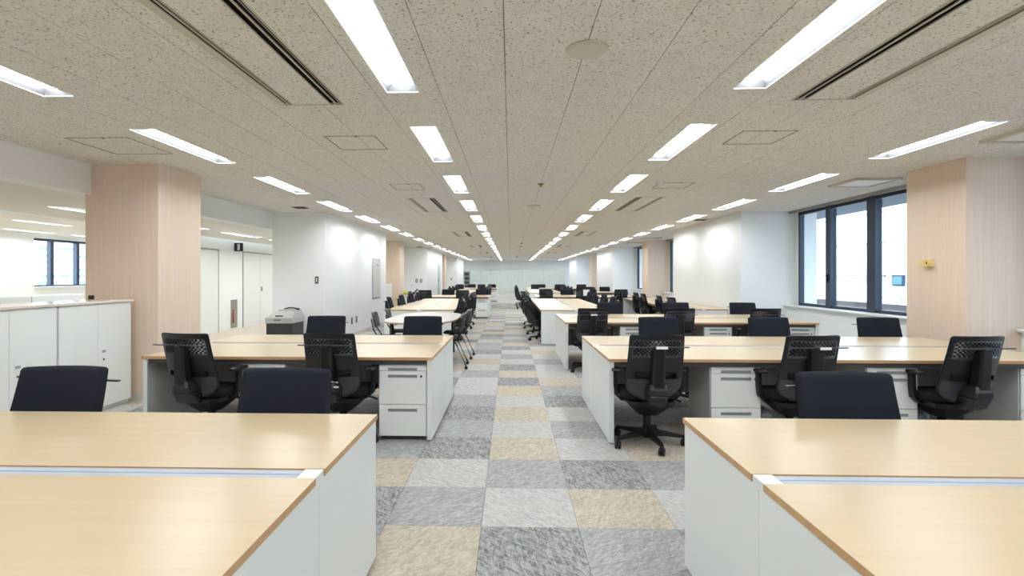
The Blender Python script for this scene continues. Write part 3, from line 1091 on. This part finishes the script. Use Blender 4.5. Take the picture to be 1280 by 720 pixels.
def row_y(name, x0, x1, y0, y1, xc, left, right, lside, rside):
    bench(y0, y1, x0, x1, xc, 'maple desk bench running lengthwise, %s' % name, rot=True)
    for i, q in enumerate(left):
        chair(q[0], q[1], -PI / 2 + R(q[2]), 'dark office chair, %s from the front, %s of the %s' % (ORD[i], lside, name))
    for i, q in enumerate(right):
        chair(q[0], q[1], PI / 2 + R(q[2]), 'dark office chair, %s from the front, %s of the %s' % (ORD[i], rside, name))


# front benches: only their far-side chairs are in view
row_x('front left bench', -3.20, -0.668, 1.02, 2.635, 1.838, [], [(-1.17, -0.20, 2), (-2.40, -0.18, 2)], False, False)
row_x('front right bench', 0.845, 4.50, 1.02, 2.618, 1.838, [], [(1.67, -0.20, -4)], False, False, side='right')
row_x('second left bench', -3.20, -0.668, 4.48, 6.17, 5.40, [(-1.44, 0.06, -4), (-2.58, 0.03, -9)], [(-1.07, -0.06, 0), (-2.25, -0.04, 3)])
row_x('second right bench', 0.825, 4.66, 4.45, 6.155, 5.315, [(1.15, 0.06, 0), (2.33, 0.06, 4), (3.57, 0.06, 5)], [(1.77, -0.08, 0), (3.06, -0.08, -2), (4.32, -0.08, -5)], side='right')
row_x('third right bench', 0.825, 4.56, 7.95, 9.69, 8.82, [(1.18, -0.02, 0), (2.42, 0.0, 0), (3.62, 0.0, 2)], [(1.85, -0.08, 0), (3.08, -0.08, 0), (4.28, -0.08, -3)], side='right')
row_y('left lengthwise bench', -2.62, -1.16, 10.83, 16.2, -1.89,
      [(-2.32, 11.45, 5), (-2.31, 12.65, 0), (-2.32, 13.85, -4), (-2.32, 15.0, 0)],
      [(-1.40, 11.5, 0), (-1.38, 12.7, 4), (-1.36, 14.0, 0), (-1.38, 15.2, -4)], 'wall side', 'aisle side')
row_y('right lengthwise bench', 0.62, 2.10, 10.87, 16.3, 1.36,
      [(0.74, 11.6, 0), (0.73, 12.85, 4), (0.70, 14.2, -3), (0.72, 15.4, 0)],
      [(1.98, 11.9, 0), (2.0, 13.1, 5), (1.97, 14.4, 0), (1.98, 15.5, 0)], 'aisle side', 'window side')
row_y('lengthwise bench by the windows', 3.55, 4.55, 11.2, 16.8, 4.05,
      [(3.80, 11.62, 6), (3.82, 12.55, -4), (3.80, 14.0, 0), (3.82, 14.9, 3)], [], 'inner side', 'window side')
row_x('far left cross bench', -3.25, -0.70, 17.6, 19.25, 18.42, [(-1.60, 0.0, 5), (-2.80, -0.05, 0)], [(-1.05, -0.05, 0), (-2.30, -0.05, 0)])
row_x('far right cross bench', 0.85, 4.60, 17.7, 19.4, 18.55, [(1.18, 0.0, 0), (2.37, 0.0, 0), (3.62, 0.05, 0)], [(1.30, -0.05, 0), (2.10, 0.05, 0), (2.95, -0.05, 0), (4.1, -0.05, 0)], side='right')
row_y('farther left lengthwise bench', -2.62, -1.16, 22.0, 27.6, -1.89,
      [(-2.32, 22.9, 0), (-2.32, 24.2, 0), (-2.32, 25.5, 0), (-2.32, 26.8, 0)],
      [(-1.36, 22.8, 0), (-1.36, 24.1, 0), (-1.36, 25.4, 0), (-1.36, 26.7, 0)], 'wall side', 'aisle side')
row_y('farther right lengthwise bench', 0.78, 2.20, 22.0, 27.8, 1.49,
      [(0.62, 22.6, 0), (0.62, 23.9, 0), (0.60, 25.2, 0), (0.62, 26.5, 0)],
      [(2.3, 22.8, 0), (2.3, 24.1, 0), (2.3, 25.4, 0), (2.3, 26.7, 0)], 'aisle side', 'window side')
row_x('window side cross bench', 2.9, 4.5, 22.4, 24.0, 23.2, [(3.3, 0, 0)], [(3.5, -0.05, 0), (4.3, -0.05, 0)], False, False, side='right', n=1)
row_x('last left cross bench', -3.25, -0.70, 29.5, 31.2, 30.35, [(-1.6, 0, 0), (-2.8, 0, 0)], [(-1.05, -0.05, 8), (-2.30, -0.05, 0)])
row_x('last right cross bench', 0.9, 4.60, 29.5, 31.2, 30.35, [(1.35, 0, 0), (2.65, 0, 0), (3.85, 0, 0)], [(1.85, -0.05, 0), (3.0, -0.05, 0), (4.25, -0.05, 0)], side='right')
# pedestals under the lengthwise benches are hidden by the end panels and chairs

# paper tags on some chairs
def tag_on(x, y, z, w_, h_, label, rot=0):
    t = thing('paper_tag', label, 'tag', (x, y, z), rot, 'white chair tags', boxme('paper_tag', -w_ / 2, w_ / 2, -0.001, 0.001, -h_ / 2, h_ / 2, 'tag'))
    return t


def hanger_at(c, dx=0.0):
    a = c.rotation_euler.z
    lx, ly = dx, -0.352 - 0.082
    return (c.location.x + lx * math.cos(a) - ly * math.sin(a), c.location.y + lx * math.sin(a) + ly * math.cos(a))


byl = {c['label']: c for c in used}
for nm, i, dx, lab in (('second right bench', 0, 0.01, 'white paper tag on the hanger bar of the chair nearest the aisle'),
                       ('second right bench', 1, 0.03, 'white paper tag on the hanger bar of the middle right chair'),
                       ('third right bench', 0, 0.0, 'white paper tag on the hanger bar of the third right bench chair')):
    c = byl['black office chair seen from behind, %s from the aisle, %s' % (ORD[i], nm)]
    x, y = hanger_at(c, dx)
    tag_on(x, y, 0.864, 0.088, 0.020, lab, c.rotation_euler.z)
c = byl['black office chair seen from behind, %s from the aisle, far right cross bench' % ORD[1]]
x, y = hanger_at(c, 0.1)
tag_on(x, y, 0.87, 0.2, 0.2, 'square white paper sheet on a far right cross bench chair')
c = byl['black office chair seen from behind, %s from the aisle, second left bench' % ORD[0]]
tag_on(c.location.x + 0.06, c.location.y - 0.40, 0.535, 0.04, 0.012, 'small white tag low on the left aisle chair')
c = byl['black office chair seen from behind, %s from the aisle, second right bench' % ORD[1]]
tag_on(c.location.x + 0.02, c.location.y - 0.405, 0.505, 0.06, 0.018, 'small white tag low on the middle right chair')

# crumpled plastic bags under the second right bench
def bag(x, y, z, r, label, seed):
    rb = random.Random(seed)
    b = MB()
    bmesh.ops.create_icosphere(b.bm, subdivisions=3, radius=1)
    for v in b.bm.verts:
        k = 1 + rb.uniform(-0.22, 0.18)
        v.co = Vector((v.co.x * r[0] * k, v.co.y * r[1] * k, max(-r[2], v.co.z * r[2] * k)))
    me = b.mesh('plastic_bag', 'bag')
    return thing('plastic_bag', label, 'bag', (x, y, z), 0, None, me)


bag(2.14, 4.62, 0.155, (0.11, 0.10, 0.155), 'crumpled clear plastic bag beside the middle right pedestal', 3)
bag(3.53, 4.72, 0.15, (0.10, 0.09, 0.15), 'crumpled pale plastic bag under the right hand chair', 5)

# ------------------------------------------------------------------ oval meeting table and its chairs
t = thing('oval_table', 'pale grey oval meeting table with black legs behind the second left bench', 'table', (-1.43, 8.86, 0))
ring = []
N = 56
for k in range(N):
    a = 2 * PI * k / N
    ca, sa = math.cos(a), math.sin(a)
    ring.append((0.57 * math.copysign(abs(ca) ** 0.62, ca), 1.13 * math.copysign(abs(sa) ** 0.62, sa)))
q = MB().loft([[(x, y, 0.700) for x, y in ring], [(x, y, 0.724) for x, y in ring]], True, 1, False)
q.bm.faces.ensure_lookup_table()
q.bm.normal_update()
for f in q.bm.faces:
    if len(f.verts) > 10 and f.calc_center_median().z > 0.71:
        f.material_index = 0
link('table_top', q.mesh('table_top', ['oval_top', 'oval_edge']), t)
for sx in (-1, 1):
    for sy in (-1, 1):
        link('leg', MB().cyl((sx * 0.36, sy * 0.95, 0), 0.032, 0.70, 14).mesh('leg', 'tube'), t)
for sx in (-1, 1):
    link('apron_rail', boxme('apron_rail', sx * 0.36 - 0.015, sx * 0.36 + 0.015, -0.7, 0.7, 0.65, 0.70, 'tube'), t)


def make_conf():
    """stacking meeting chair on four slim legs with small casters; user faces +y"""
    t = thing('meeting_chair', 'x', 'chair', (0, 0, -50))
    rings = []
    for z, s in ((0.425, 0.92), (0.44, 1), (0.455, 0.94)):
        rr = []
        for k in range(20):
            a = 2 * PI * k / 20
            ca, sa = math.cos(a), math.sin(a)
            rr.append((0.215 * s * math.copysign(abs(ca) ** .5, ca), 0.02 + 0.21 * s * math.copysign(abs(sa) ** .5, sa), z))
        rings.append(rr)
    link('seat', MB().loft(rings).mesh('seat', 'seat_fabric'), t)
    # curved back with rounded top
    q = MB()
    NU = 10
    zz = [0.60, 0.62, 0.66, 0.72, 0.77, 0.805, 0.828, 0.836]
    hw = [0.17, 0.195, 0.205, 0.21, 0.205, 0.185, 0.15, 0.09]
    for off in (0, 0.022):
        G = [[q.bm.verts.new((w_ * (-1 + 2 * i / NU), -0.20 - 0.22 * (z - 0.52) + 0.05 * (-1 + 2 * i / NU) ** 2 + off, z)) for i in range(NU + 1)] for z, w_ in zip(zz, hw)]
        for j in range(len(zz) - 1):
            for i in range(NU):
                q.bm.faces.new((G[j][i], G[j][i + 1], G[j + 1][i + 1], G[j + 1][i])).smooth = True
        if off == 0:
            G0 = G
    n_ = len(zz)
    lp = lambda G: [G[0][i] for i in range(NU + 1)] + [G[j][NU] for j in range(1, n_)] + [G[-1][i] for i in range(NU - 1, -1, -1)] + [G[j][0] for j in range(n_ - 2, 0, -1)]
    a, b = lp(G0), lp(G)
    for k in range(len(a)):
        q.bm.faces.new((a[k], a[(k + 1) % len(a)], b[(k + 1) % len(a)], b[k]))
    link('backrest', q.mesh('backrest', 'mesh_grey'), t)
    for s in (-1, 1):
        link('back_post', MB().tube([(s * 0.19, -0.24, 0.74), (s * 0.205, -0.20, 0.56), (s * 0.215, -0.12, 0.44)], 0.011, 8).mesh('back_post', 'tube'), t)
        for y0_, y1_ in ((0.14, 0.24), (-0.12, -0.27)):
            lg = link('leg', MB().tube([(s * 0.215, y0_ * 0.6, 0.43), (s * 0.225, y0_, 0.38), (s * 0.235, y1_, 0.055)], 0.011, 8).mesh('leg', 'tube'), t)
            link('caster', MB().cyl((s * 0.235 - 0.012, y1_, 0.026), 0.026, 0.024, 12, axis='x').mesh('caster', 'caster'), lg)
    return t


conf = make_conf()
cl = [(-1.97, 8.45, -PI / 2 + 0.12, 'grey backed meeting chair nearest on the wall side of the oval table'),
      (-1.96, 9.35, -PI / 2 + 0.15, 'grey backed meeting chair farther on the wall side of the oval table'),
      (-0.95, 8.2, PI / 2 + 0.04, 'black meeting chair nearest on the aisle side of the oval table'),
      (-0.93, 9.17, PI / 2 - 0.03, 'black meeting chair farther on the aisle side of the oval table')]
for i, (x, y, r_, lab) in enumerate(cl):
    if i == 0:
        conf.location = (x, y, 0)
        conf.rotation_euler = (0, 0, r_)
        conf['label'] = lab
        conf['group'] = 'meeting chairs round the oval table'
    else:
        cc = copy_tree(conf, (x, y, 0), r_, lab, 'meeting chairs round the oval table')
        if i >= 2:
            for ch in cc.children:
                if ch.name.startswith('backrest'):
                    if i == 2:
                        black_back = ch.data.copy()
                        black_back.materials[0] = M['shell']
                    ch.data = black_back

# ------------------------------------------------------------------ low cabinets on the left
def cabinet(xf, y0, y1, depth, top, label, facing=1, handles=True):
    t = thing('storage_cabinet', label, 'cabinet', (xf, (y0 + y1) / 2, 0), 0, 'low white storage cabinets')
    h = (y1 - y0) / 2
    link('body', boxme('body', -depth, -0.02, -h, h, 0.05, top - 0.025, 'cabinet'), t)
    link('plinth', boxme('plinth', -depth, -0.035, -h, h, 0, 0.05, 'skirt'), t)
    for s in (-1, 1):
        a, b = (-h + 0.004, -0.0015) if s < 0 else (0.0015, h - 0.004)
        d = link('door', MB().box(-0.019, 0, a, b, 0.052, top - 0.03).bevel(0.002).mesh('door', 'cabinet'), t)
        if s > 0 and handles:
            hc = 0.075
            q = MB().box(-0.002, 0.003, hc - 0.037, hc + 0.037, 0.60, 0.675)
            hd = link('handle', q.mesh('handle', 'sill'), d)
            link('handle_recess', boxme('handle_recess', 0.0, 0.004, hc - 0.025, hc + 0.025, 0.615, 0.64, 'recess'), d)
            link('lock', MB().cyl((-0.002, hc, 0.545), 0.010, 0.007, 12, axis='x').mesh('lock', 'lock'), d)
    return t


CT = 1.155
YE = 5.80
for k in range(3):
    cabinet(-4.25, YE - 0.965 * (k + 1), YE - 0.965 * k - 0.012, 0.42, CT, 'low white two door cabinet before the left oak column, %s from the column' % ORD[k])
thing('cabinet_top', 'glossy pinkish top board over the low white cabinets by the left column', 'worktop', (-4.47, YE - 1.45, CT - 0.025), 0, None,
      MB().box(-0.23, 0.235, -1.45, 1.46, 0.0, 0.025).bevel(0.003).mesh('cabinet_top', 'cab_top'))
for k in range(3):
    t = cabinet(-6.75, 8.2 - 0.96 * (k + 1), 8.2 - 0.96 * k - 0.01, 0.40, 1.155, 'low white cabinet in the corridor opening, %s from its far end' % ORD[k], handles=False)
for k in range(2):
    cabinet(-4.25, 18.85 - 0.965 * (k + 1), 18.85 - 0.965 * k - 0.012, 0.42, CT, 'low white cabinet before the second left column, %s from that column' % ORD[k], handles=False)
thing('small_box', 'tiny black box on the low cabinet top beside the left oak column', 'box', (-4.655, 5.72, CT), 0, None, MB().box(-0.022, 0.022, -0.02, 0.02, 0, 0.045).bevel(0.004).mesh('small_box', 'plastic'))

# ------------------------------------------------------------------ things on the walls
def plate(name, label, cat, me, loc, parts=()):
    t = thing(name, label, cat, loc)
    link('plate', me, t)
    for nm, m2 in parts:
        link(nm, m2, t)
    return t


plate('light_switch', 'grey light switch plate on the first left white wall block', 'light switch', MB().box(-0.035, 0.035, -0.008, 0, -0.07, 0.07).bevel(0.003).mesh('plate', 'plate_dark'), (-3.90, 10.52, 1.335),
      [('rocker', MB().box(-0.014, 0.014, -0.014, -0.006, -0.045, 0.045).bevel(0.002).mesh('rocker', 'device_white'))])
for i, y in enumerate((12.35, 12.72)):
    plate('wall_socket', 'black wall socket low on the first left wall block, %s of two' % ['nearer', 'farther'][i], 'socket', MB().box(0, 0.008, -0.05, 0.05, -0.08, 0.08).bevel(0.003).mesh('plate', 'socket'), (-3.74, y, 0.36),
          [('socket_face', MB().box(0.006, 0.012, -0.025, 0.025, -0.05, 0.05).mesh('socket_face', 'recess'))])
t = thing('panelboard', 'tall grey steel electrical panelboard on the first left wall block', 'panelboard', (-3.74, 14.6, 1.34))
link('panelboard_frame', MB().box(0, 0.012, -0.42, 0.42, -0.55, 0.55).mesh('panelboard_frame', 'steel'), t)
link('panelboard_door', MB().box(0.008, 0.022, -0.39, 0.39, -0.52, 0.52).bevel(0.003).mesh('panelboard_door', 'panelboard'), t)
link('sticker', MB().box(0.022, 0.024, -0.25, -0.12, -0.02, 0.06).mesh('sticker', 'yellow'), t)
link('name_plate', MB().box(0.022, 0.024, -0.02, 0.16, 0.36, 0.40).mesh('name_plate', 'recess'), t)
t = thing('panelboard', 'narrow grey panelboard on the second left wall block', 'panelboard', (-3.728, 27.5, 1.2))
link('panelboard_door', MB().box(0, 0.02, -0.35, 0.35, -0.8, 0.8).bevel(0.003).mesh('panelboard_door', 'panelboard'), t)
link('panelboard_handle', MB().box(0.02, 0.03, -0.3, -0.26, -0.05, 0.05).mesh('panelboard_handle', 'lock'), t)
for i, (x, y) in enumerate(((-4.22, 23.64), (-4.02, 23.64), (-4.12, 36.76))):
    plate('light_switch', 'small grey switch plate on the %s' % ['second left wall block, nearer the column', 'second left wall block, nearer its corner', 'third left wall block'][i], 'light switch',
          MB().box(-0.05, 0.05, -0.008, 0, -0.08, 0.08).mesh('plate', 'plate_dark'), (x, y, 1.2), [('rocker', MB().box(-0.02, 0.02, -0.014, -0.006, -0.045, 0.045).mesh('rocker', 'device_white'))])
t = thing('thermostat', 'small yellowed control box on the right oak column', 'thermostat', (4.89, 6.32, 1.565))
link('thermostat_base', MB().box(-0.03, 0, -0.06, 0.0, -0.045, 0.045).bevel(0.003).mesh('thermostat_base', 'thermo'), t)
link('thermostat_head', MB().box(-0.075, -0.006, 0.0, 0.075, -0.04, 0.035).bevel(0.004).mesh('thermostat_head', 'thermo'), t)
link('thermostat_eye', MB().cyl((-0.04, -0.004, 0.002), 0.010, 0.006, 10, axis='y').mesh('thermostat_eye', 'lock'), t)
t = thing('corridor_sign', 'black square sign box with pale upright mark above the corridor doors', 'sign', (-7.3, 13.75, 2.18))
link('sign_box', MB().box(0, 0.225, -0.02, 0.02, -0.11, 0.11).bevel(0.004).mesh('sign_box', 'sign_black'), t)
link('sign_mark', MB().box(0.09, 0.155, -0.024, -0.02, -0.08, 0.08).mesh('sign_mark', 'sign_white'), t)
t = thing('extinguisher_niche', 'steel framed recessed fire extinguisher box in the corridor wall', 'extinguisher box', (-7.3, 13.72, 0.42))
link('niche_frame', MB().box(0, 0.012, -0.16, 0.16, -0.37, 0.37).bevel(0.002).mesh('niche_frame', 'ext_plate'), t)
link('niche_window', MB().box(0.01, 0.016, -0.12, -0.02, -0.30, 0.28).mesh('niche_window', 'recess'), t)
link('extinguisher', MB().cyl((0.012, -0.07, -0.24), 0.03, 0.36, 12).mesh('extinguisher', 'red'), t)

# multifunction printer on a dark cabinet
t = thing('printer', 'pale grey multifunction printer on a charcoal base by the white wall block', 'printer', (-4.37, 10.10, 0))
link('base_cabinet', MB().box(-0.25, 0.25, -0.25, 0.3, 0.0, 0.52).bevel(0.004).mesh('base_cabinet', 'printer_dark'), t)
link('printer_body', MB().loft([[(-0.26, -0.27, 0.52), (0.26, -0.27, 0.52), (0.26, 0.32, 0.52), (-0.26, 0.32, 0.52)], [(-0.26, -0.27, 0.62), (0.26, -0.27, 0.62), (0.26, 0.32, 0.62), (-0.26, 0.32, 0.62)], [(-0.15, -0.02, 0.74), (0.2, -0.02, 0.74), (0.2, 0.3, 0.74), (-0.15, 0.3, 0.74)]], True, 0, False).mesh('printer_body', 'printer'), t)
link('control_panel', MB().box(-0.09, 0.05, -0.22, -0.16, 0.645, 0.665).mesh('control_panel', 'lock'), t)
link('paper_slot', MB().box(-0.1, 0.04, -0.276, -0.268, 0.575, 0.59).mesh('paper_slot', 'lock'), t)
link('scanner_lid', MB().box(-0.13, 0.17, 0.0, 0.29, 0.74, 0.765).bevel(0.006).mesh('scanner_lid', 'printer'), t)
link('cable', MB().tube([(-0.05, 0.1, 0.775), (0.05, 0.1, 0.795), (0.16, 0.08, 0.79), (0.26, 0.06, 0.765)], [0.012, 0.014, 0.013, 0.02], 8).mesh('cable', 'plastic'), t)

# counter with oddments beyond the left lengthwise bench
t = thing('side_counter', 'small white counter with beige top beside the second left column', 'counter', (-3.55, 18.6, 0))
link('body', MB().box(-0.25, 0.3, -0.3, 0.3, 0, 0.76).mesh('body', 'cabinet'), t)
link('counter_top', MB().box(-0.28, 0.33, -0.33, 0.33, 0.76, 0.79).mesh('counter_top', 'oval_edge'), t)
thing('pouch', 'yellow green pouch on the small white counter', 'pouch', (-3.68, 18.45, 0.79), 0, None, MB().box(-0.09, 0.09, -0.07, 0.07, 0, 0.11).bevel(0.03, 2).mesh('pouch', 'lime'))
thing('pouch', 'dark olive pouch between the yellow pouch and the black cable on the counter', 'pouch', (-3.52, 18.45, 0.79), 0, None, MB().box(-0.05, 0.05, -0.06, 0.06, 0, 0.09).bevel(0.02, 2).mesh('pouch', 'book_dark'))
thing('desk_phone', 'dark slanted handset on the small white counter', 'phone', (-3.36, 18.45, 0.79), 0, None, MB().tube([(-0.07, 0, 0.02), (0.0, 0, 0.06), (0.10, 0, 0.16)], [0.025, 0.02, 0.028], 8).box(-0.1, 0.02, -0.08, 0.08, 0, 0.03).mesh('desk_phone', 'plastic'))

# tall cabinets and a bookshelf along the far wall
xx = -3.35
for k in range(9):
    w_ = 0.88
    t = thing('tall_cabinet', 'tall pale two door cabinet against the far wall, %s from the bookshelf' % ORD[k], 'cabinet', (xx + w_ / 2, 44.25, 0), 0, 'tall cabinets on the far wall')
    link('body', boxme('body', -w_ / 2 + 0.004, w_ / 2 - 0.004, 0.02, 0.42, 0, 1.88, 'far_cabinet'), t)
    for s in (-1, 1):
        a, b = (-w_ / 2 + 0.006, -0.004) if s < 0 else (0.004, w_ / 2 - 0.006)
        link('door', boxme('door', a, b, 0, 0.019, 0.06, 1.87, 'far_cabinet'), t)
    link('handle', boxme('handle', 0.03, 0.06, -0.012, 0.0, 0.95, 1.1, 'recess'), t)
    xx += w_
t = thing('bookshelf', 'open grey bookshelf with dark binders at the far left corner', 'bookshelf', (-3.66, 44.2, 0))
link('carcass', MB().box(-0.22, -0.2, 0, 0.35, 0, 1.78).box(0.2, 0.22, 0, 0.35, 0, 1.78).box(-0.2, 0.2, 0.33, 0.35, 0, 1.78).mesh('carcass', 'cabinet'), t)
for j in range(6):
    link('shelf', boxme('shelf', -0.2, 0.2, 0, 0.33, 0.02 + j * 0.345, 0.05 + j * 0.345, 'cabinet'), t)
for j in range(5):
    for i in range(4):
        thing('binder', 'dark binder, %s across on the %s shelf of the far bookshelf' % (ORD[i], ORD[j]), 'binder', (-3.66 - 0.145 + i * 0.096, 44.32, 0.05 + j * 0.345), 0, 'binders in the far bookshelf', boxme('binder', -0.044, 0.044, -0.1, 0.18, 0, 0.25, 'book_dark'))

# ------------------------------------------------------------------ outside
ex = struct('outside_wall', boxme('outside_wall', 10.4, 10.9, -12, 60, -9, 9.0, 'facade'), 'white panelled building across from the right windows')
for j, z in enumerate((-1.6, 0.78, 1.42, 2.35, 3.2, 4.2, 5.2)):
    link('cladding_joint', boxme('cladding_joint', 10.385, 10.4, -12, 60, z, z + 0.02, 'facade_base'), ex)
for j in range(18):
    y = 3.0 + j * 2.4
    link('cladding_joint', boxme('cladding_joint', 10.385, 10.4, y, y + 0.018, 0.78, 9, 'facade_base'), ex)
link('ledge', boxme('ledge', 10.15, 10.4, -12, 60, 0.66, 0.74, 'facade'), ex)
link('facade_base', boxme('facade_base', 10.30, 10.4, -12, 60, -9, 0.66, 'facade_base'), ex)
link('service_door', MB().box(10.33, 10.4, 14.75, 14.83, 0.74, 1.45).box(10.33, 10.4, 15.7, 15.78, 0.74, 1.45).box(10.33, 10.4, 14.75, 15.78, 1.45, 1.52).mesh('service_door', 'facade'), ex)
link('vent_window_frame', boxme('vent_window_frame', 10.36, 10.4, 14.25, 14.68, 1.15, 1.44, 'window_frame'), ex)
link('vent_window', boxme('vent_window', 10.34, 10.36, 14.31, 14.62, 1.19, 1.40, 'facade_win'), ex)
struct('outside_slab', boxme('outside_eave', 5.8, 7.0, -6, 50, 2.70, 3.1, 'eave'), 'concrete eave above the right windows')
struct('outside_ground', boxme('outside_ground', -400, 400, -200, 500, -40.2, -40, 'ground'), 'street level far below the windows')
t = thing('apartment_building', 'distant white apartment block seen through the far left window', 'building', (-200, 230, -40))
link('wall', boxme('wall', -15, 0, -70, 110, 0, 105, 'flats'), t)
rb = random.Random(4)
me_sl = boxme('balcony', 0, 1.6, -70, 110, 0, 1.1, 'flats')
for j in range(8, 30):
    link('balcony', me_sl, t, (0, 0, j * 3.0))
    y = -68
    while y < 105:
        wd = rb.uniform(3, 9)
        if rb.random() < 0.7:
            link('window', boxme('window', 0, 0.06, y, y + wd, 1.15, 2.75, 'flats_recess'), t, (0, 0, j * 3.0))
        y += wd + rb.uniform(1.5, 5)
